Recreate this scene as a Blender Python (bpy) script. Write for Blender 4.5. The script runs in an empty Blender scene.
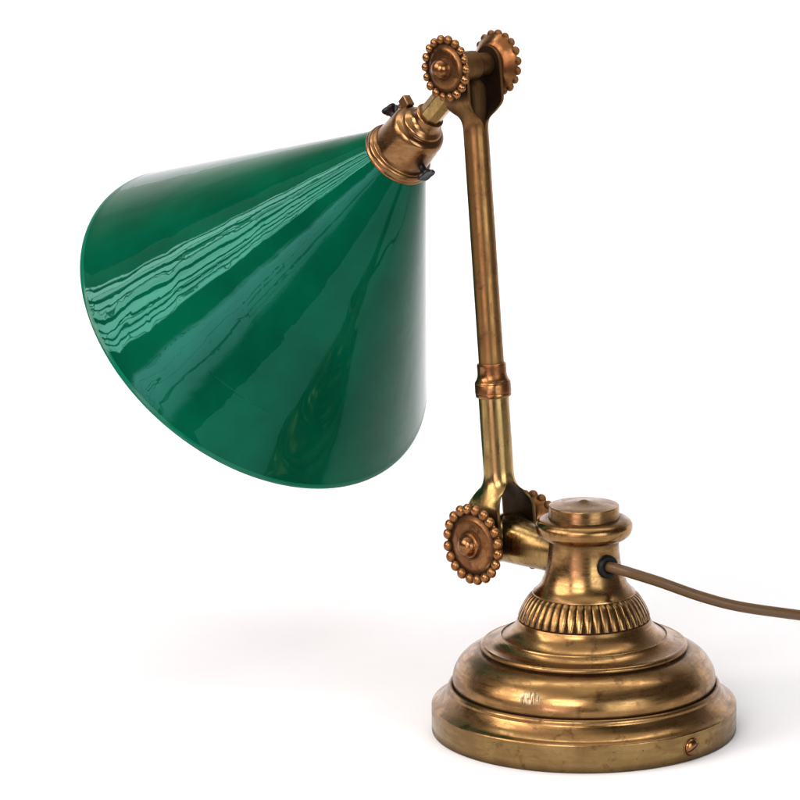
import bpy, bmesh, math
from math import sin, cos, pi, radians, sqrt, atan2
from mathutils import Vector, Matrix

S = 0.0005                      # one modelling unit = 0.5 mm
sc = bpy.context.scene
COL = sc.collection

# ------------------------------------------------------------------ key positions
AZ, EL = radians(43.63), radians(42.73)
AX = Vector((-sin(AZ), -cos(AZ), 0))          # axis of both hinges, towards the front rosettes
EE = Vector((-cos(AZ), sin(AZ), 0))           # horizontal direction in the swing plane
ZZ = Vector((0, 0, 1))
PL = Vector((-83.5, 79.6, 180.1))             # lower hinge
PU = Vector((-113.65, 108.34, 664.0))         # upper hinge
WA = (PU - PL).normalized()                   # up along the arm
LEN = (PU - PL).length
DS = (EE * cos(EL) - ZZ * sin(EL)).normalized()   # axis of holder and shade
US, WS = AX, DS.cross(AX)

# ------------------------------------------------------------------ node helpers
def new_mat(name):
    m = bpy.data.materials.new(name); m.use_nodes = True
    nt = m.node_tree
    return m, nt, nt.nodes['Principled BSDF']

def nd(nt, typ, **kw):
    n = nt.nodes.new(typ)
    for k, v in kw.items():
        if k.startswith('i_'):
            n.inputs[k[2:].replace('_', ' ')].default_value = v
        else:
            setattr(n, k, v)
    return n

def mth(nt, op, a, b=None, c=None, clamp=False):
    n = nt.nodes.new('ShaderNodeMath'); n.operation = op; n.use_clamp = clamp
    for i, v in enumerate((a, b, c)):
        if v is None: continue
        if isinstance(v, (int, float)): n.inputs[i].default_value = v
        else: nt.links.new(v, n.inputs[i])
    return n.outputs[0]

def sstep(nt, x, lo, hi, t0=0.0, t1=1.0):
    n = nt.nodes.new('ShaderNodeMapRange'); n.interpolation_type = 'SMOOTHSTEP'
    nt.links.new(x, n.inputs[0])
    n.inputs[1].default_value = lo; n.inputs[2].default_value = hi
    n.inputs[3].default_value = t0; n.inputs[4].default_value = t1
    return n.outputs[0]

def mixc(nt, f, a, b, mode='MIX'):
    n = nt.nodes.new('ShaderNodeMix'); n.data_type = 'RGBA'; n.blend_type = mode
    for sock, v in ((n.inputs[0], f), (n.inputs[6], a), (n.inputs[7], b)):
        if isinstance(v, (int, float)): sock.default_value = v
        elif isinstance(v, tuple): sock.default_value = (*v, 1) if len(v) == 3 else v
        else: nt.links.new(v, sock)
    return n.outputs[2]

def noise(nt, vec, scale, detail=3, rough=0.55, dist=0.0):
    n = nd(nt, 'ShaderNodeTexNoise'); n.inputs['Scale'].default_value = scale
    n.inputs['Detail'].default_value = detail; n.inputs['Roughness'].default_value = rough
    n.inputs['Distortion'].default_value = dist
    if vec is not None: nt.links.new(vec, n.inputs['Vector'])
    return n.outputs[0]

def mapping(nt, vec, scale=(1, 1, 1), rot=(0, 0, 0)):
    n = nd(nt, 'ShaderNodeMapping'); nt.links.new(vec, n.inputs[0])
    n.inputs['Scale'].default_value = scale; n.inputs['Rotation'].default_value = rot
    return n.outputs[0]

# ------------------------------------------------------------------ materials
def brass(name, bright, mid, dark, rough=(0.16, 0.36), streak=(1, 1, 1), streak_rot=(0, 0, 0), grime=1.0, worn=0.5, pits=0.5, cast=0.0, scuff=False):
    m, nt, p = new_mat(name)
    co = nd(nt, 'ShaderNodeTexCoord').outputs['Object']
    big = noise(nt, co, 55, 4, 0.6, 0.4)
    st = noise(nt, mapping(nt, co, streak, streak_rot), 170, 4, 0.65)
    fine = noise(nt, co, 900, 3, 0.6)
    patch = mth(nt, 'ADD', mth(nt, 'MULTIPLY', big, 0.6), mth(nt, 'MULTIPLY', st, 0.4))
    f1 = sstep(nt, patch, 0.40, 0.62)
    c = mixc(nt, f1, mid, bright)
    c = mixc(nt, sstep(nt, noise(nt, co, 120, 5, 0.7, 0.3), 0.53, 0.70, 0, 0.75), c, dark)
    # dark pits in the lacquer
    v = nd(nt, 'ShaderNodeTexVoronoi'); v.inputs['Scale'].default_value = 420; nt.links.new(co, v.inputs['Vector'])
    pit = mth(nt, 'MULTIPLY', sstep(nt, v.outputs['Distance'], 0.10, 0.20, 1, 0), sstep(nt, noise(nt, co, 70, 2), 0.55, 0.68, 0, pits))
    c = mixc(nt, pit, c, tuple(x * 0.25 for x in dark))
    if scuff:     # bare scraped spot on the front of the dome
        vd = nt.nodes.new('ShaderNodeVectorMath'); vd.operation = 'DISTANCE'
        nt.links.new(mapping(nt, co, (0.55, 1, 1.25)), vd.inputs[0]); vd.inputs[1].default_value = (-0.0252 * 0.55, -0.0585, 0.0325 * 1.25)
        wv = noise(nt, mapping(nt, co, (6, 1, 0.6)), 420, 2, 0.6)
        rag = mth(nt, 'ADD', vd.outputs['Value'], mth(nt, 'MULTIPLY', mth(nt, 'SUBTRACT', noise(nt, co, 500, 3), 0.5), 0.004))
        sp_ = mth(nt, 'MULTIPLY', sstep(nt, rag, 0.0036, 0.0048, 1, 0), 1.0)
        c = mixc(nt, mth(nt, 'MULTIPLY', sp_, 0.8), c, mixc(nt, sstep(nt, wv, 0.44, 0.56), (0.05, 0.032, 0.018), (0.33, 0.27, 0.18)))
    # grime that settles in the creases
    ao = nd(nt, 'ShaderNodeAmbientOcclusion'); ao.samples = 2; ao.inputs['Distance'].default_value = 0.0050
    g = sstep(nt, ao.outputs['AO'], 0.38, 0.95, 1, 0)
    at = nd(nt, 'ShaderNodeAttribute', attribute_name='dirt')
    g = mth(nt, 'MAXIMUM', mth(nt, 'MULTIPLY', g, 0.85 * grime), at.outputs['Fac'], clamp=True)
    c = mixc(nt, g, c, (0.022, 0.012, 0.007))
    # bright worn edges
    pt = nd(nt, 'ShaderNodeNewGeometry').outputs['Pointiness']
    c = mixc(nt, sstep(nt, pt, 0.515, 0.57, 0, worn), c, tuple(min(1, x * 1.25) for x in bright))
    nt.links.new(c, p.inputs['Base Color'])
    p.inputs['Metallic'].default_value = 1.0
    r = sstep(nt, mth(nt, 'ADD', mth(nt, 'MULTIPLY', big, 0.5), mth(nt, 'MULTIPLY', st, 0.5)), 0.35, 0.65, rough[1], rough[0])
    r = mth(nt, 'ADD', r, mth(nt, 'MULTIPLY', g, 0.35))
    nt.links.new(r, p.inputs['Roughness'])
    b = nd(nt, 'ShaderNodeBump'); b.inputs['Strength'].default_value = 0.5; b.inputs['Distance'].default_value = 0.00003
    h = mth(nt, 'ADD', mth(nt, 'MULTIPLY', st, 0.9), mth(nt, 'MULTIPLY', fine, 0.35))
    h = mth(nt, 'SUBTRACT', h, mth(nt, 'MULTIPLY', pit, 1.5))
    if cast: h = mth(nt, 'ADD', h, mth(nt, 'MULTIPLY', noise(nt, co, 330, 3, 0.6), cast))
    nt.links.new(h, b.inputs['Height']); nt.links.new(b.outputs[0], p.inputs['Normal'])
    return m

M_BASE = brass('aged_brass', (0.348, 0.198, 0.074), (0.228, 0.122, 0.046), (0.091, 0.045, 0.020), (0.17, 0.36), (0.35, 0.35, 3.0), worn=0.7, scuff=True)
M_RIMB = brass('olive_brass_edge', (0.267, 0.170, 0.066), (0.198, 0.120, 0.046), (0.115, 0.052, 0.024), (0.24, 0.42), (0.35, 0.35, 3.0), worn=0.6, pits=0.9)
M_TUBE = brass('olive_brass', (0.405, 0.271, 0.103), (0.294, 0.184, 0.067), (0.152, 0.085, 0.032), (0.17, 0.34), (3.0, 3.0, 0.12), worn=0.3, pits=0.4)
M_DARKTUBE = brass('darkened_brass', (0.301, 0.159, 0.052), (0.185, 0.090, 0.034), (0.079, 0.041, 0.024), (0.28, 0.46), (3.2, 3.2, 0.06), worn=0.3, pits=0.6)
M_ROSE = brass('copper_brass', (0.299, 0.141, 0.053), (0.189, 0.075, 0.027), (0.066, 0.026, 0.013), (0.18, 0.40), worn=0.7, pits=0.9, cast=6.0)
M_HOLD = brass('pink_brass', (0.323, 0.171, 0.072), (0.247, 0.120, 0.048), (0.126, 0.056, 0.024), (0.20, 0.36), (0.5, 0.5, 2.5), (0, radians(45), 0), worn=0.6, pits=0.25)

def plain(name, col, rough, spec=0.5, bump=0.0, bscale=400, var=0.25):
    m, nt, p = new_mat(name)
    co = nd(nt, 'ShaderNodeTexCoord').outputs['Object']
    n = noise(nt, co, bscale, 4)
    nt.links.new(mixc(nt, n, tuple(x * (1 - var) for x in col), tuple(x * (1 + var) for x in col)), p.inputs['Base Color'])
    nt.links.new(sstep(nt, n, 0.3, 0.7, rough * 0.8, rough * 1.2), p.inputs['Roughness'])
    p.inputs['Specular IOR Level'].default_value = spec
    if bump:
        b = nd(nt, 'ShaderNodeBump'); b.inputs['Strength'].default_value = 0.6; b.inputs['Distance'].default_value = bump
        nt.links.new(n, b.inputs['Height']); nt.links.new(b.outputs[0], p.inputs['Normal'])
    return m

M_BLACK = plain('black_bakelite', (0.006, 0.0055, 0.0055), 0.38, 0.3)
M_RUBBER = plain('black_rubber', (0.004, 0.004, 0.0045), 0.42, 0.2)
M_CORD = plain('brown_flex', (0.092, 0.046, 0.016), 0.40, 0.35, 0.00002, 700, 0.12)
M_OPAL = plain('white_opal_glass', (0.82, 0.84, 0.80), 0.12)

def green_glass():
    m, nt, p = new_mat('green_glass')
    co = nd(nt, 'ShaderNodeTexCoord').outputs['Object']
    n1 = noise(nt, co, 26, 3, 0.5)
    c = mixc(nt, sstep(nt, n1, 0.3, 0.7), (0.0001, 0.048, 0.0225), (0.0002, 0.072, 0.034))
    # a few dust specks caught in the enamel
    v = nd(nt, 'ShaderNodeTexVoronoi'); v.inputs['Scale'].default_value = 150; nt.links.new(co, v.inputs['Vector'])
    sp = mth(nt, 'MULTIPLY', sstep(nt, v.outputs['Distance'], 0.025, 0.05, 1, 0), sstep(nt, noise(nt, co, 40, 2), 0.6, 0.68, 0, 0.6))
    c = mixc(nt, sp, c, (0.10, 0.16, 0.10))
    nt.links.new(c, p.inputs['Base Color'])
    nt.links.new(sstep(nt, noise(nt, co, 60, 4), 0.35, 0.75, 0.012, 0.034), p.inputs['Roughness'])
    p.inputs['IOR'].default_value = 1.5
    p.inputs['Specular IOR Level'].default_value = 0.30
    p.inputs['Specular Tint'].default_value = (0.27, 1.0, 0.86, 1)
    b = nd(nt, 'ShaderNodeBump'); b.inputs['Strength'].default_value = 1.0; b.inputs['Distance'].default_value = 0.00019
    h = mth(nt, 'ADD', mth(nt, 'MULTIPLY', noise(nt, co, 40, 1.5, 0.35, 0.5), 1.35), mth(nt, 'MULTIPLY', noise(nt, co, 120, 1.0, 0.5, 0.6), 0.16))
    # one old hairline round the glass
    rel = nt.nodes.new('ShaderNodeVectorMath'); rel.operation = 'SUBTRACT'; nt.links.new(co, rel.inputs[0]); rel.inputs[1].default_value = tuple(PU * S)
    dt = nt.nodes.new('ShaderNodeVectorMath'); dt.operation = 'DOT_PRODUCT'; nt.links.new(rel.outputs[0], dt.inputs[0]); dt.inputs[1].default_value = tuple(DS)
    lt = mth(nt, 'ABSOLUTE', mth(nt, 'SUBTRACT', dt.outputs['Value'], mth(nt, 'ADD', 392 * S, mth(nt, 'MULTIPLY', noise(nt, co, 90, 2), 0.0006))))
    vd = nt.nodes.new('ShaderNodeVectorMath'); vd.operation = 'DISTANCE'; nt.links.new(co, vd.inputs[0])
    a_ = radians(319); pc = PU + DS * 392 + (US * cos(a_) + WS * sin(a_)) * ((392 - 91.2) * math.tan(radians(30.38)))
    vd.inputs[1].default_value = tuple(pc * S)
    ln = mth(nt, 'MULTIPLY', sstep(nt, lt, 0.00015, 0.0005, 1, 0), sstep(nt, vd.outputs['Value'], 0.012, 0.024, 1, 0))
    h = mth(nt, 'SUBTRACT', h, mth(nt, 'MULTIPLY', ln, 0.35))
    nt.links.new(h, b.inputs['Height']); nt.links.new(b.outputs[0], p.inputs['Normal'])
    return m
M_GREEN = green_glass()

def rim_glass():
    m, nt, p = new_mat('green_glass_edge')
    co = nd(nt, 'ShaderNodeTexCoord').outputs['Object']
    nt.links.new(mixc(nt, noise(nt, co, 60, 3), (0.001, 0.095, 0.052), (0.002, 0.135, 0.075)), p.inputs['Base Color'])
    p.inputs['Roughness'].default_value = 0.12
    p.inputs['Specular IOR Level'].default_value = 0.25
    p.inputs['Subsurface Weight'].default_value = 0.35
    p.inputs['Subsurface Radius'].default_value = (0.001, 0.004, 0.003)
    p.inputs['Subsurface Scale'].default_value = 1.0
    return m
M_RIM = rim_glass()

def paper():
    m, nt, p = new_mat('white_paper')
    co = nd(nt, 'ShaderNodeTexCoord').outputs['Object']
    c = mixc(nt, sstep(nt, noise(nt, co, 6, 4, 0.6), 0.35, 0.7), (0.84, 0.835, 0.85), (0.868, 0.866, 0.88))
    # faint smudges, specks and hairline scratches on the sheet
    v = nd(nt, 'ShaderNodeTexVoronoi'); v.inputs['Scale'].default_value = 70; nt.links.new(co, v.inputs['Vector'])
    sp = mth(nt, 'MULTIPLY', sstep(nt, v.outputs['Distance'], 0.02, 0.06, 1, 0), sstep(nt, noise(nt, co, 24, 2), 0.58, 0.7, 0, 0.16))
    c = mixc(nt, sp, c, (0.45, 0.43, 0.42))
    w = noise(nt, mapping(nt, co, (0.5, 2.2, 1), (0, 0, 0.25)), 9, 2, 0.4, 1.2)
    sc_ = mth(nt, 'MULTIPLY', sstep(nt, mth(nt, 'ABSOLUTE', mth(nt, 'SUBTRACT', w, 0.5)), 0.0, 0.006, 1, 0), sstep(nt, noise(nt, co, 15, 2), 0.5, 0.7, 0, 0.10))
    c = mixc(nt, sc_, c, (0.5, 0.48, 0.47))
    nt.links.new(c, p.inputs['Base Color'])
    p.inputs['Roughness'].default_value = 0.62
    p.inputs['Specular IOR Level'].default_value = 0.25
    b = nd(nt, 'ShaderNodeBump'); b.inputs['Strength'].default_value = 0.15; b.inputs['Distance'].default_value = 0.0002
    nt.links.new(noise(nt, co, 220, 4, 0.6), b.inputs['Height']); nt.links.new(b.outputs[0], p.inputs['Normal'])
    return m
M_PAPER = paper()

# ------------------------------------------------------------------ mesh helpers (coordinates in units, scaled on output)
class MB:
    def __init__(s): s.v = []; s.f = []; s.m = []; s.d = []
    def vert(s, p, dirt=0.0): s.v.append(tuple(p)); s.d.append(dirt); return len(s.v) - 1
    def face(s, idx, mi=0): s.f.append(tuple(idx)); s.m.append(mi)
    def grid(s, rows, closed=True, mi=0, flip=False, mif=None):
        """rows: list of lists of vertex ids"""
        n = len(rows[0])
        for j in range(len(rows) - 1):
            for i in range(n if closed else n - 1):
                a, b = rows[j][i], rows[j][(i + 1) % n]
                c, d = rows[j + 1][(i + 1) % n], rows[j + 1][i]
                s.face((a, b, c, d) if not flip else (d, c, b, a), mif(j) if mif else mi)
    def lathe(s, prof, frame=None, n=96, mi=0, rfun=None, dirt=None, mif=None):
        """prof: list of (r, h) in order; frame = (origin, axis, u, w)"""
        o, ax, u, w = frame or (Vector((0, 0, 0)), Vector((0, 0, 1)), Vector((1, 0, 0)), Vector((0, 1, 0)))
        rows = []
        for j, (r, h) in enumerate(prof):
            if r < 1e-6:
                k = s.vert(o + ax * h, dirt(0, h, 0) if dirt else 0); rows.append([k] * n); continue
            row = []
            for i in range(n):
                t = 2 * pi * i / n
                rr = rfun(r, h, t) if rfun else r
                row.append(s.vert(o + ax * h + (u * cos(t) + w * sin(t)) * rr, dirt(r, h, t) if dirt else 0))
            rows.append(row)
        for j in range(len(rows) - 1):
            for i in range(n):
                q = [rows[j][i], rows[j][(i + 1) % n], rows[j + 1][(i + 1) % n], rows[j + 1][i]]
                q2 = []
                for k in q:
                    if k not in q2: q2.append(k)
                if len(q2) > 2: s.face(q2, mif(j) if mif else mi)
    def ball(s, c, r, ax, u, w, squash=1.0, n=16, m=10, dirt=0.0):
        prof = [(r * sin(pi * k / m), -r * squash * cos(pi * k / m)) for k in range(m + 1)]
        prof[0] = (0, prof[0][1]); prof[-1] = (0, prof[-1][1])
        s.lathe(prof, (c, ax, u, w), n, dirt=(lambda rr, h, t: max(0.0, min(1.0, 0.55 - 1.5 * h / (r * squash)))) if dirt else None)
    def tube(s, pts, rad, n=20, flat=1.0, cap=True):
        P = [Vector(p) for p in pts]; rows = []
        up = Vector((0, 0, 1))
        for i, p in enumerate(P):
            t = (P[min(i + 1, len(P) - 1)] - P[max(i - 1, 0)]).normalized()
            x = t.cross(up).normalized(); y = x.cross(t)
            r = rad(i / (len(P) - 1)) if callable(rad) else rad
            rows.append([s.vert(p + (x * cos(2 * pi * k / n) * flat + y * sin(2 * pi * k / n)) * r) for k in range(n)])
        s.grid(rows)
        if cap:
            s.face(rows[0][::-1]); s.face(rows[-1])
    def build(s, name, mats, parent=None, angle=38, bevel=0, merge=0.02, subsurf=0):
        me = bpy.data.meshes.new(name)
        me.from_pydata([(x * S, y * S, z * S) for x, y, z in s.v], [], s.f)
        mats = mats if isinstance(mats, (list, tuple)) else [mats]
        for m in mats: me.materials.append(m)
        me.polygons.foreach_set('material_index', s.m)
        at = me.attributes.new('dirt', 'FLOAT', 'POINT'); at.data.foreach_set('value', s.d)
        bm = bmesh.new(); bm.from_mesh(me)
        if merge: bmesh.ops.remove_doubles(bm, verts=bm.verts, dist=merge * S)
        bmesh.ops.recalc_face_normals(bm, faces=bm.faces)
        bm.to_mesh(me); bm.free()
        me.polygons.foreach_set('use_smooth', [True] * len(me.polygons))
        me.set_sharp_from_angle(angle=radians(angle))
        o = bpy.data.objects.new(name, me); COL.objects.link(o)
        if parent is not None: o.parent = parent
        if bevel:
            b = o.modifiers.new('bevel', 'BEVEL'); b.width = bevel * S; b.segments = 3; b.limit_method = 'ANGLE'; b.angle_limit = radians(30)
        if subsurf:
            b = o.modifiers.new('subsurf', 'SUBSURF'); b.levels = subsurf; b.render_levels = subsurf
        return o

def spline(pts, n=6):
    """Catmull-Rom through 2-D or 3-D points"""
    P = [Vector(p) for p in pts]; out = []
    for i in range(len(P) - 1):
        a = P[i - 1] if i else P[0] * 2 - P[1]
        b, c = P[i], P[i + 1]
        d = P[i + 2] if i + 2 < len(P) else P[-1] * 2 - P[-2]
        for k in range(n):
            t = k / n
            out.append(0.5 * ((2 * b) + (c - a) * t + (2 * a - 5 * b + 4 * c - d) * t * t + (3 * b - a - 3 * c + d) * t ** 3))
    out.append(P[-1])
    return [tuple(v) for v in out]

def ring(r, h, rad, a0, a1, n=8):
    return [(r + rad * cos(radians(a0 + (a1 - a0) * k / n)), h + rad * sin(radians(a0 + (a1 - a0) * k / n))) for k in range(n + 1)]

def smooth(x):
    x = max(0, min(1, x)); return x * x * (3 - 2 * x)

lamp = bpy.data.objects.new('desk_lamp', None); COL.objects.link(lamp)
lamp.empty_display_size = 0.05
lamp['label'] = 'antique brass desk lamp with glossy green cone shade, hinged arm and stepped round base'
lamp['category'] = 'desk lamp'

# ------------------------------------------------------------------ base
m = MB()
prof = [(0, 0.4), (150, 0.4)] + ring(153.6, 1.6, 1.4, -90, 0, 4) + [(155, 14)] + ring(153.2, 27.4, 1.8, 0, 75, 5)
prof += spline([(152.6, 29.6), (149, 31.2), (144.5, 35), (141, 39.5), (139, 42.5)], 5)
prof += spline([(138.5, 43.5), (138.2, 46.5), (136.3, 48.6), (133.9, 48.4), (133.2, 47.2)], 4)
prof += spline([(132.6, 47.0), (133.4, 51), (133.5, 56), (132.2, 62), (129.2, 68.5), (124.2, 75), (117.5, 80.2), (110, 83.6), (104.6, 84.6), (103.6, 84.8)], 7)
prof += ring(101.6, 87.9, 3.4, -52, 100, 9)
prof += spline([(100.4, 91.1), (96.5, 91.9), (92, 93.4), (88, 95.9), (85.6, 98.2)], 5)
prof += ring(84.4, 98.6, 1.0, 0, 110, 4)
prof += spline([(83.4, 98.6), (80, 100.3), (76, 103.2), (72, 107.2), (69, 111.5), (67.2, 115.6)], 5) + [(62, 116.2), (58, 116.2)]
m.lathe(prof, n=180, mif=lambda j: 1 if j < 8 else 0)
base = m.build('base', [M_BASE, M_RIMB], lamp, 30)

# band of convex flutes
m = MB(); NF = 44
bandp = spline([(67.4, 114.6), (66.9, 117.5), (65.3, 122.5), (62.6, 128.8), (59.0, 135.0), (55.2, 140.2), (51.2, 144.3)], 6)
h0, h1 = 115.0, 144.3
def lobe(h, t):
    x = ((t * NF / (2 * pi)) % 1.0) * 2 - 1
    q = (h - h0) / (h1 - h0)
    hw = 0.58 + 0.40 * smooth(q / 0.55) if q < 0.55 else 0.98 - 0.16 * smooth((q - 0.75) / 0.25)
    env = min(1, smooth(q / 0.10) + 0.0) * (1 - 0.65 * smooth((q - 0.80) / 0.2))
    return max(0, 1 - (x / hw) ** 2) ** 0.38 * env, env
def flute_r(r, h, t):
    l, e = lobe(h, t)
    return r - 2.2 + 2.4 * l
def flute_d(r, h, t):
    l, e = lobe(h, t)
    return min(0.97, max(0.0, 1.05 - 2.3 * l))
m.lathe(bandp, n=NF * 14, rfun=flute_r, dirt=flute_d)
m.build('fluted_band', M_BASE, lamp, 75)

# neck
m = MB()
prof = [(46, 141.0), (51.4, 142.0), (52.2, 143.0)] + spline([(52.0, 144.0), (48.6, 146.8), (45.0, 151), (42.0, 157), (39.2, 165), (37.2, 174), (36.0, 184), (35.4, 193), (35.4, 203)], 6)
m.lathe(prof, n=120)
neck = m.build('neck', M_BASE, lamp, 35)

# cap: collar and pointed lid
m = MB()
prof = [(30, 198.6), (38.0, 198.6)] + spline([(38.8, 198.9), (43.4, 200.8), (47.4, 205.0), (49.0, 210.4), (48.4, 215.0), (45.6, 218.4), (41.2, 220.2), (37.2, 220.8)], 6)
prof += [(35.9, 220.8)] + [(35.6, 222), (35.5, 232.4)] + ring(34.6, 232.4, 0.9, 0, 80, 4)
prof += spline([(34.4, 233.3), (28, 234.2), (20, 235.1), (12, 236.2), (7, 237.1), (4, 238.0), (2.0, 238.7)], 5) + [(0, 239.0)]
m.lathe(prof, n=120)
m.build('cap', M_BASE, lamp, 32)

# screw on the edge of the base
ang = atan2(-113, 106)
nrm = Vector((cos(ang), sin(ang), 0)); tz = ZZ.copy(); tx = tz.cross(nrm)
fr = (nrm * 154.6 + ZZ * 14.4, nrm, tx, tz)
m = MB()
m.lathe([(0, 0.1), (10.0, 0.1), (10.2, 0.5), (9.7, 0.9), (8.9, 0.7)], fr, 40, dirt=lambda r, h, t: 0.8)
def sl(r, h, t): return r
m.lathe(spline([(8.7, 0.3), (8.5, 1.6), (7.4, 3.0), (5.3, 4.2), (2.7, 4.9), (0.0, 5.1)], 4), fr, 40)
scr = m.build('screw', M_ROSE, base, 50)
m = MB()
ca, sa = cos(0.45), sin(0.45)
X = tx * ca + tz * sa; Y = tz * ca - tx * sa
def dome_h(x): return 5.12 * sqrt(max(0.0, 1 - (x / 8.75) ** 2)) ** 0.9
ra, rb_ = [], []
for k in range(25):
    x_ = -8.2 + 16.4 * k / 24
    ra.append([m.vert(fr[0] + nrm * (dome_h(x_) + 0.12) + X * x_ + Y * y_, 0.9) for y_ in (-0.8, 0.8)])
    rb_.append([m.vert(fr[0] + nrm * (dome_h(x_) - 1.5) + X * x_ + Y * y_, 0.9) for y_ in (-0.8, 0.8)])
m.grid(ra, closed=False); m.grid([[q[0] for q in ra], [q[0] for q in rb_]], closed=False); m.grid([[q[1] for q in ra], [q[1] for q in rb_]], closed=False)
m.build('screw_slot', M_RUBBER, base, 30)  # slot is not cut: raised black strip put on for its shade

# cable grommet
gd = Vector((0.63, -0.777, 0)).normalized()
gu = Vector((0.777, 0.63, 0)); gc = Vector((0, 0, 176.4)) + gd * 36.2
m = MB()
m.lathe([(5.2, -4), (11.2, -4)] + ring(9.6, 2.6, 2.2, 0, 90, 5) + ring(7.4, 2.2, 2.4, 90, 180, 5) + [(5.0, 0), (5.0, -4)], (gc, gd, gu, ZZ), 48)
m.build('cable_grommet', M_RUBBER, neck, 45)

# ------------------------------------------------------------------ base knuckle: barrel between the tangs, arm into the neck
m = MB()
fr = (PL, AX, EE, ZZ)
hb = 23.5
m.lathe([(0, -hb), (19, -hb)] + spline([(20.5, -hb + 0.3), (22.6, -hb + 2.5), (23.8, -hb * 0.6), (24.6, 0), (23.8, hb * 0.6), (22.6, hb - 2.5), (20.5, hb - 0.3)], 6) + [(19, hb), (0, hb)], fr, 64)
to = Vector((0, 0, PL.z - 1)) - PL
rows = []
N = 18
for j in range(N + 1):
    t = j / N
    k = smooth((t - 0.08) / 0.62)
    c = PL + to * (0.02 + 0.86 * t) - ZZ * (2.6 * k)
    hw = 23.0 + (18.0 - 23.0) * k; hh = 24.3 + (20.6 - 24.3) * k
    row = []
    for i in range(40):
        a = 2 * pi * i / 40
        # softly squared section
        ex = 0.92
        cx_, sy_ = cos(a), sin(a)
        row.append(m.vert(c + AX * (hw * math.copysign(abs(cx_) ** ex, cx_)) + ZZ * (hh * math.copysign(abs(sy_) ** ex, sy_))))
    rows.append(row)
m.grid(rows); m.face(rows[0][::-1]); m.face(rows[-1])
knuckle = m.build('base_knuckle', M_TUBE, lamp, 40)
# ------------------------------------------------------------------ forked tubes
def forked_tube(name, mat, piv, w, qend, R, T, q0, q1, O, W, dome=None):
    """tube running from qend down to q0, split from q0 into two flattened tangs that end round the pivot"""
    m = MB(); n = 28
    e = AX.cross(w).normalized()
    def P(q, x, o): return piv + w * q + e * x + AX * o
    # round part
    rows = []
    for q in [qend - (qend - q0) * k / 8 for k in range(9)]:
        rows.append([m.vert(P(q, R * sin(2 * pi * i / (2 * n)), R * cos(2 * pi * i / (2 * n)))) for i in range(2 * n)])
    m.grid(rows)
    rin = []
    for q in (qend, q0):
        rin.append([m.vert(P(q, (R - T) * sin(pi * i / n), (R - T) * cos(pi * i / n)), 0.85) for i in range(2 * n)])  # inside of the tube coloured dark
    m.grid(rin)
    m.grid([rows[0], rin[0]])
    # plug inside, just above the split
    pl = [m.vert(P(q0 + 6, (R - T) * sin(pi * i / n), (R - T) * cos(pi * i / n)), 0.9) for i in range(2 * n)]
    m.face(pl)
    if dome:      # rounded block closing the tube between the tangs
        for_ = [(R - T + 0.3, q0 + 5), (R - T + 1.0, q0 - 8), (R - T + 2.5, dome + 22), (R - T + 2.0, dome + 10), (R - T - 2, dome + 3), (5, dome + 0.4), (0, dome)]
        m.lathe(spline(for_[:-1], 4) + [(0, dome)], (piv, w, e, AX), 32, dirt=lambda r, h, t: 0.72)
    qs = [q0 - (q0 - q1) * k / 22 for k in range(23)] + [q1 - q1 * k / 6 for k in range(1, 7)]
    qs += [-W * sin(pi / 2 * k / 14) for k in range(1, 15)]
    for sd in (1, -1):
        ro, ri = [], []
        for q in qs:
            f = smooth((q0 - q) / (q0 - q1))
            Wq = W if q >= 0 else sqrt(max(1e-4, W * W - q * q))
            a, b = [], []
            for i in range(n + 1):
                u = -1 + 2 * i / n
                fl = smooth(f * 1.12)
                fe = 0.22 * min(1, f * 2.2) + 0.78 * smooth(f * 1.15)
                au = abs(u) ** 3
                fo = fl * (1 - au) + max(fl, fe) * au
                for lst, rr, oo, dd in ((a, R, O, 0.0), (b, R - T, O - T, 0.96)):  # inner faces of the tangs coloured near black
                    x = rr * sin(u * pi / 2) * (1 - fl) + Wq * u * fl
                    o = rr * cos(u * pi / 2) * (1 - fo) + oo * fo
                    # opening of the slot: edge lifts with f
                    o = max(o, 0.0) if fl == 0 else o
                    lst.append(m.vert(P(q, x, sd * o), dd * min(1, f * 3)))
            ro.append(a); ri.append(b)
        m.grid(ro, closed=False); m.grid(ri, closed=False)
        m.grid([[r[0] for r in ro], [r[0] for r in ri]], closed=False)
        m.grid([[r[-1] for r in ro], [r[-1] for r in ri]], closed=False)
        m.grid([ro[-1], ri[-1]], closed=False)
    return m.build(name, mat, lamp, 50, merge=0.05)

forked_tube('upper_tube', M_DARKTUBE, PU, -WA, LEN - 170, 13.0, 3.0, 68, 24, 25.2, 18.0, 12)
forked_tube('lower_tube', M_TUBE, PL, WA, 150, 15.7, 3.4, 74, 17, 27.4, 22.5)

m = MB()
ee = AX.cross(WA).normalized()
prof = [(12.6, 181.5), (14.2, 181.5)] + spline([(14.9, 180.9), (15.1, 179), (15.0, 174), (15.2, 169.5), (16.3, 165.5), (18.0, 162.8), (18.4, 162.0)], 4)
prof += [(18.6, 161.2), (18.3, 160.6), (18.6, 160.0), (18.7, 151.5), (18.3, 150.8), (18.5, 150.1), (18.3, 147.6), (17.3, 146.6), (15.0, 146.2)]
m.lathe(prof, (PL, WA, AX, ee), 64)
m.build('tube_collar', M_ROSE, lamp, 30)

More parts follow.
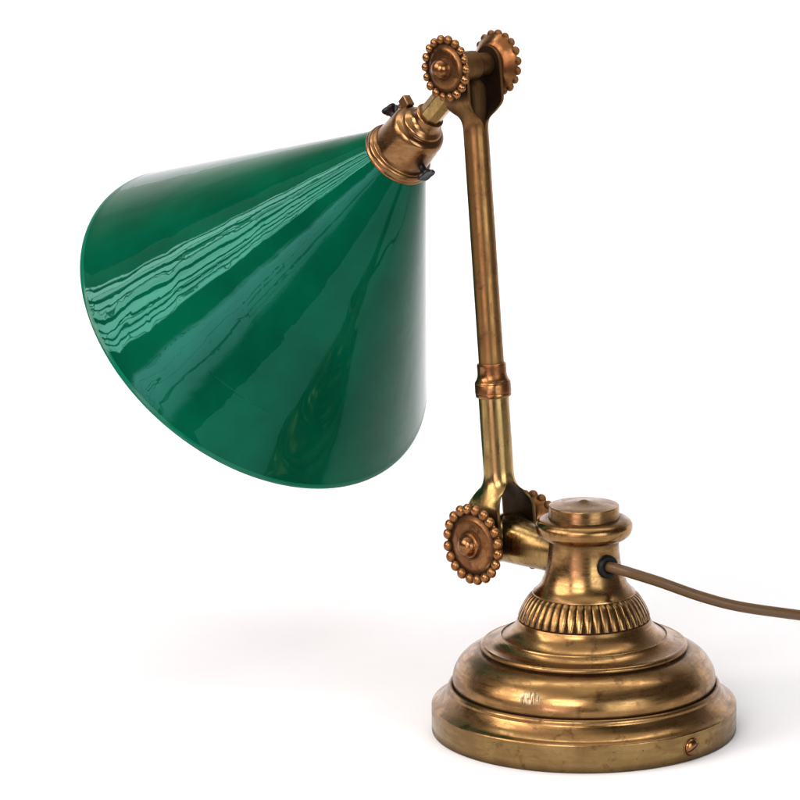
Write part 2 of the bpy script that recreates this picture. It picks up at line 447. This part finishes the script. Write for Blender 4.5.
# ------------------------------------------------------------------ rosettes with beaded edge
import random
rng = random.Random(5)
def rosette(piv, side, w, Rb, rb, nb, h_in, h_bead, kn, kr):
    ax = AX * side
    u = w; v = ax.cross(u)
    fr = (piv, ax, u, v)
    ri = Rb - rb * 0.75
    k = Rb / 37.7
    m = MB()
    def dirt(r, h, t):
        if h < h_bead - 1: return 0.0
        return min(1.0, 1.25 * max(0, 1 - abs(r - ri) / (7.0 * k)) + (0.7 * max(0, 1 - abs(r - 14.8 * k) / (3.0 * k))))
    prof = [(0, h_in), (Rb * 0.62, h_in)] + spline([(Rb * 0.68, h_in + 0.2), (Rb * 0.80, h_in + (h_bead - h_in) * 0.22), (Rb * 0.94, h_in + (h_bead - h_in) * 0.55), (Rb * 1.03, h_bead - 2.4), (Rb * 1.05, h_bead - 1.0)], 5)
    prof += spline([(Rb * 1.02, h_bead - 0.2), (ri, h_bead + 0.4), (ri - 2.0 * k, h_bead + 0.3), (ri - 4.4 * k, h_bead + 1.2), (ri - 8 * k, h_bead + 2.7), (16.2 * k, h_bead + 3.6), (14.8 * k, h_bead + 3.5)], 6)
    prof += spline([(14.2 * k, h_bead + 3.9), (13.4 * k, h_bead + 5.3), (11.5 * k, h_bead + 6.0), (8, h_bead + 6.2)], 4) + [(0, h_bead + 6.2)]
    m.lathe(prof, fr, 72, dirt=dirt)
    for i in range(nb):
        t = 2 * pi * (i + 0.35 + rng.uniform(-0.045, 0.045)) / nb
        c = piv + ax * (h_bead + 0.3) + (u * cos(t) + v * sin(t)) * Rb
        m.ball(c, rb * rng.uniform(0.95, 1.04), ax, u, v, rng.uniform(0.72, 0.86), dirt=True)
    o = m.build('rosette', M_ROSE, lamp, 40)
    m = MB()
    z = h_bead + 6.0
    if kr > 1.1:      # plain dome
        kp = spline([(10.8, z - 1), (10.2, z + 0.8), (9.8, z + 2.4), (9.2, z + 4.6), (7.8, z + 7.0), (5.4, z + 9.0), (2.6, z + 10.0), (0, z + 10.3)], 5)
    else:
        kp = spline([(13.4, z - 1), (12.9, z + 0.4), (11.7, z + 1.4), (11.0, z + 2.4)], 4) + spline([(10.9, z + 2.8), (10.4, z + 4.6), (8.9, z + 7.4), (6.2, z + 9.5), (3.0, z + 10.6), (0, z + 11.0)], 5)
    kp[-1] = (0, kp[-1][1])
    m.lathe([(0, z - 1)] + kp, fr, 40)
    m.build('knob', M_ROSE, o, 50)
    return o

for sd in (1, -1):
    rosette(PU, sd, WA, 29.2, 4.65, 18, 25.4, 36.6, 0.72, 1.25)
    rosette(PL, sd, WA, 36.7, 5.75, 20, 27.7, 43.6, 0.95, 1.0)

# hinge pins
m = MB()
m.lathe([(0, -30)] + [(6, -30), (6, 30), (0, 30)], (PL, AX, EE, ZZ), 24)
m.build('hinge_pin', M_DARKTUBE, lamp)

# upper hub with the stem of the holder
m = MB()
m.lathe([(0, -22.1), (10.6, -22.1)] + ring(10.6, -21.1, 0.9, -90, 0, 3) + [(11.4, -8), (11.5, -7)] + [(13.4, -4.5), (14.6, -3.5), (15.0, -2), (15.0, 19), (14, 22.1), (0, 22.1)], (PU, AX, EE, ZZ), 56, dirt=lambda r, h, t: 0.42)
m.build('hinge_hub', M_DARKTUBE, lamp, 35)
m = MB()
o8 = radians(22.5 + 30)
frs = (PU, DS, US * cos(o8) + WS * sin(o8), WS * cos(o8) - US * sin(o8))
ap = 12.1 / cos(pi / 8)
m.lathe([(0, 6), (ap, 6), (ap, 88), (0, 88)], frs, 8)
m.build('stem', M_TUBE, lamp, 20, bevel=0.9)

# ------------------------------------------------------------------ lamp holder
FS = (PU, DS, US, WS)
m = MB()
prof = [(11.5, 82.0), (14.4, 82.0)] + ring(14.6, 83.4, 1.2, -80, 60, 4) + [(15.3, 86)]
prof += spline([(15.2, 87), (15.6, 90), (17.2, 93), (20.0, 95.2), (21.6, 96.4)], 4)
prof += spline([(22.0, 97), (22.4, 98.4), (22.2, 99.8), (22.0, 100.4)], 3)
prof += spline([(22.4, 100.8), (25.6, 101.8), (28.2, 103.8), (29.5, 106.8), (30.0, 110), (30.2, 114)], 5)
prof += [(31.6, 138), (31.6, 139)] + spline([(32.2, 139.4), (33.8, 140.2), (34.4, 141.2), (34.0, 142.4), (33.6, 142.8)], 4) + [(30, 143), (28.5, 140)]
m.lathe(prof, FS, 96)
holder = m.build('lamp_holder', M_HOLD, lamp, 30)
m = MB()
prof = [(33.2, 142.4), (34.6, 142.6)] + spline([(35.2, 143), (36.4, 144.4), (36.8, 146.4), (36.6, 148.6)], 4) + spline([(36.9, 149.2), (37.6, 150.4), (37.4, 152.0), (36.6, 152.8)], 4) + [(34.8, 153.2), (33.4, 150), (33.2, 142.4)]
m.lathe(prof, FS, 96)
m.build('shade_ring', M_HOLD, holder, 30)

# push bar switch ends, black
def toggle(pos, out, tang, tilt):
    m = MB()
    out = out.normalized()
    t1 = (tang - out * tang.dot(out)).normalized(); t2 = out.cross(t1)
    t1, t2 = t1 * cos(tilt) + t2 * sin(tilt), t2 * cos(tilt) - t1 * sin(tilt)
    m.lathe([(0, -10), (3.4, -10), (3.4, 1.5), (0, 1.5)], (pos, out, t1, t2), 20)
    def star(r, h, t):
        return r * (1 + 0.30 * smooth((h - 1) / 7) * abs(cos(2 * t)) ** 1.5) 
    m.lathe([(0, 0)] + spline([(3.8, 0.2), (3.7, 2.5), (4.3, 5), (5.9, 7.2), (7.3, 8.8), (7.6, 11.2), (6.8, 12.2)], 4) + [(4, 11.4), (0, 11.8)], (pos, out, t1, t2), 48, rfun=star)
    return m.build('switch_lever', M_BLACK, holder, 40)

VW = (PU - Vector((0, -3523.9, 1077.2))).normalized()
Q3 = VW.cross(DS).normalized()
if Q3.x < 0: Q3 = -Q3                 # towards the right and down
N3 = DS.cross(Q3); N3 = N3 if N3.dot(VW) < 0 else -N3
rad = (Q3 * 34.5 + N3 * 22).normalized()
toggle(PU + DS * 128 + rad * 32.2, rad, DS, 0.5)
toggle(PU + DS * 128 - rad * 32.2, -rad, DS, -0.3)

# brass terminal lug with a small screw
m = MB()
rl = (-Q3 * 28.4 - N3 * 19).normalized()
tl = DS.cross(rl)
c0 = PU + DS * 104.0 + rl * 26.5
blk = [(-5.4, -4.8), (5.4, -4.8), (5.4, 4.8), (-5.4, 4.8)]
r0 = [m.vert(c0 + DS * x + tl * y) for x, y in blk]
r1 = [m.vert(c0 + DS * x + tl * y + rl * 12.5) for x, y in blk]
m.grid([r0, r1]); m.face(r0[::-1]); m.face(r1)
m.build('terminal_lug', M_HOLD, holder, 30, bevel=0.9)
m = MB()
c1 = c0 + rl * 8.0 + DS * 5.0
m.lathe([(0, -1), (3.6, -1), (3.9, 0.5), (3.9, 4.6), (3.2, 5.6), (0, 5.8)], (c1, DS, rl, tl), 24)
m.build('terminal_screw', M_HOLD, holder, 40)

# ------------------------------------------------------------------ shade
kk = math.tan(radians(30.38)); T0 = 91.2
m = MB()
def cone(t): return (t - T0) * kk
out = [(27, 140.5), (31.0, 143.5), (cone(150) - 0.2, 150)]
ts = [150 + (452 - 150) * k / 40 for k in range(1, 41)]
out += [(cone(t), t) for t in ts]
nA = len(out)
lip = [(cone(453.5) + 0.3, 453.6), (cone(455) + 0.5, 455.4), (cone(456) - 0.2, 457.0), (cone(456) - 1.7, 457.8), (cone(456) - 3.3, 457.4), (cone(456) - 4.6, 456.2)]
out += lip
nB = len(out)
inn = [(cone(t) - 4.8, t + 0.0) for t in reversed(ts)] + [(cone(150) - 4.6, 150), (24, 141)]
out += inn + [out[0]]
m.lathe(out, FS, 192, mif=lambda j: 0 if j < nA - 1 else (2 if j < nB else 1))
m.build('lamp_shade', [M_GREEN, M_OPAL, M_RIM], lamp, 40)

# ------------------------------------------------------------------ cord
CORD = [(18.0, -23.4, 177.2), (24.5, -30.5, 177.0), (33, -37, 176.4), (48, -40.5, 172.6), (76, -39, 163.1), (116.3, -31.5, 146.6), (157, -21, 133.0), (219.1, 4, 117.2),
        (290, 40, 98), (360, 75, 70), (430, 115, 34), (480, 145, 12), (530, 180, 5.6), (640, 250, 5.4), (720, 290, 5.4), (820, 320, 5.4)]
m = MB()
m.tube(spline(CORD, 8), 5.4, 20, 0.94)
m.build('power_cord', M_CORD, lamp, 60)

# ------------------------------------------------------------------ white sweep
m = MB()
xs = [-2600 + 5200 * i / 26 for i in range(27)]
path = [(-860, 0), (-400, 0), (0, 0), (400, 0), (1000, 0)] + [(1000 + 600 * sin(pi / 2 * k / 14), 600 - 600 * cos(pi / 2 * k / 14)) for k in range(1, 15)] + [(1600, 780), (1600, 920)]
rows = [[m.vert((x, y, z)) for x in xs] for y, z in path]
m.grid(rows, closed=False)
bg = m.build('backdrop', M_PAPER, None, 60, merge=0)
bg['kind'] = 'structure'; bg['label'] = 'white paper sweep under and behind the lamp'
for p_ in bg.data.polygons: pass
bm = bmesh.new(); bm.from_mesh(bg.data)
for f_ in bm.faces: f_.normal_update()
if sum(f_.normal.z for f_ in bm.faces) < 0: bmesh.ops.reverse_faces(bm, faces=bm.faces)
bm.to_mesh(bg.data); bm.free()

# ------------------------------------------------------------------ camera
cam = bpy.data.cameras.new('camera'); co = bpy.data.objects.new('camera', cam); COL.objects.link(co)
th = radians(11.8)
co.location = Vector((0, -3523.9226, 1077.1858)) * S
co.rotation_euler = (pi / 2 - th, 0, 0)
cam.sensor_width = 36; cam.lens = 162.0
cam.shift_x = -184 / 800
cam.clip_start = 0.05; cam.clip_end = 100
sc.camera = co

# ------------------------------------------------------------------ room light: studied as a world of window panes in a dim room
w = bpy.data.worlds.new('World'); sc.world = w; w.use_nodes = True
nt = w.node_tree
bgn = nt.nodes['Background']
gen = nd(nt, 'ShaderNodeTexCoord').outputs['Generated']
sx = nd(nt, 'ShaderNodeSeparateXYZ'); nt.links.new(gen, sx.inputs[0])
X, Y, Z = sx.outputs
az = mth(nt, 'MULTIPLY', mth(nt, 'ARCTAN2', X, mth(nt, 'MULTIPLY', Y, -1)), 180 / pi)    # 0 = behind the camera, + = picture right
el = mth(nt, 'MULTIPLY', mth(nt, 'ARCSINE', Z), 180 / pi)
def band(x, lo, hi, soft):
    return mth(nt, 'MULTIPLY', sstep(nt, x, lo - soft, lo + soft), sstep(nt, x, hi - soft, hi + soft, 1, 0))
def rect(a0, a1, e0, e1, soft=0.5): return mth(nt, 'MULTIPLY', band(az, a0, a1, soft), band(el, e0, e1, soft))
def bars(x, lst, soft=0.25):
    out = None
    for c_, hw_ in lst:
        b = band(x, c_ - hw_, c_ + hw_, soft)
        out = b if out is None else mth(nt, 'MAXIMUM', out, b)
    return mth(nt, 'SUBTRACT', 1.0, out)
acc = None
def add(mask, col, k):
    global acc
    cm = mixc(nt, 1.0, col, (1, 1, 1), 'MULTIPLY')
    n = nt.nodes.new('ShaderNodeVectorMath'); n.operation = 'SCALE'
    nt.links.new(cm, n.inputs[0]); nt.links.new(mth(nt, 'MULTIPLY', mask, k), n.inputs['Scale'])
    if acc is None: acc = n.outputs[0]
    else:
        s = nt.nodes.new('ShaderNodeVectorMath'); s.operation = 'ADD'
        nt.links.new(acc, s.inputs[0]); nt.links.new(n.outputs[0], s.inputs[1]); acc = s.outputs[0]
clut = noise(nt, mapping(nt, gen, (1, 1, 1.6)), 3.2, 4, 0.6)
one = mth(nt, 'ADD', 0.0, 1.0)
add(sstep(nt, clut, 0.35, 0.7, 0.25, 1.0), (1.0, 0.88, 0.76), 0.19)                 # dim warm room
add(sstep(nt, el, 45, 75), (1.0, 0.97, 0.93), 0.46)                                  # pale ceiling
# big window on the left with mullions and added noise lines that break up its reflection
wa = rect(-86, -46, 15, 46, 0.5)
wa = mth(nt, 'MULTIPLY', wa, bars(az, [(-83.4, 0.9), (-75.5, 1.2), (-70.5, 0.5), (-63.5, 1.3), (-57.0, 0.7), (-53.0, 0.6), (-49.8, 0.45)]))
def vines(scale, wid, seed):  # invented dark lines, noise drawn over the windows
    v_ = noise(nt, mapping(nt, gen, (1.0, 1.0, 1.3), (0.3 * seed, 0.5, seed)), scale, 1.5, 0.5, 1.0)
    return sstep(nt, mth(nt, 'ABSOLUTE', mth(nt, 'SUBTRACT', v_, 0.5)), wid * 0.5, wid, 0.12, 1.0)
wa = mth(nt, 'MULTIPLY', wa, mth(nt, 'MULTIPLY', vines(5, 0.020, 1.7), vines(3.2, 0.012, 0.6)))
wa = mth(nt, 'MULTIPLY', wa, sstep(nt, noise(nt, gen, 9, 3), 0.3, 0.65, 0.72, 1.0))
add(wa, (1.0, 0.91, 0.87), 12.5)
# cooler window nearer the camera
wb = mth(nt, 'MULTIPLY', rect(-36, -10, -6, 13, 2.2), vines(6, 0.012, 2.9))
wb = mth(nt, 'MULTIPLY', wb, sstep(nt, az, -36, -8, 1.0, 0.35))
add(wb, (1.0, 0.80, 0.98), 5.4)
# added glow behind, evens out the backdrop's edge in the shade's reflection
add(mth(nt, 'MULTIPLY', sstep(nt, mth(nt, 'ABSOLUTE', az), 112, 152), sstep(nt, el, 10, 50, 1.0, 0.0)), (1.0, 0.99, 0.98), 1.05)
# window to the right of the camera
wc = mth(nt, 'MULTIPLY', rect(22, 52, -2, 26, 0.8), mth(nt, 'MULTIPLY', bars(az, [(32, 0.7), (42, 0.7)]), bars(el, [(8, 0.6), (17, 0.6)])))
add(wc, (0.86, 0.93, 1.0), 6.5)
nt.links.new(acc, bgn.inputs['Color']); bgn.inputs['Strength'].default_value = 1.0

def area(name, loc, target, sx_, sy_, power, col=(1, 1, 1)):
    l = bpy.data.lights.new(name, 'AREA'); l.shape = 'RECTANGLE'; l.size = sx_; l.size_y = sy_; l.energy = power; l.color = col
    o = bpy.data.objects.new(name, l); COL.objects.link(o)
    o.location = loc
    o.rotation_euler = (Vector(target) - Vector(loc)).to_track_quat('-Z', 'Y').to_euler()
    return o
area('softbox_overhead', (-0.25, -0.05, 1.75), (-0.1, 0.05, 0.05), 2.3, 2.8, 9.0, (1.0, 0.985, 0.965))  # unseen lamp added above for soft general light
area('softbox_front', (-0.50, -1.60, 0.98), (-0.08, 0.0, 0.05), 0.85, 0.6, 17.5, (1.0, 0.99, 0.97))  # added lamp, lightens the floor under the shade and thins its shadow
area('softbox_backdrop', (0.0, 0.25, 1.5), (0.0, 0.8, 0.35), 2.2, 0.35, 9.0, (1.0, 1.0, 1.0))  # added lamp that brings the backdrop up to white

# ------------------------------------------------------------------ render settings
sc.render.engine = 'CYCLES'
sc.cycles.use_denoising = True
sc.cycles.max_bounces = 10; sc.cycles.glossy_bounces = 6; sc.cycles.diffuse_bounces = 4
sc.cycles.sample_clamp_indirect = 6
sc.view_settings.view_transform = 'Standard'; sc.view_settings.look = 'None'
sc.view_settings.exposure = 0; sc.view_settings.gamma = 1
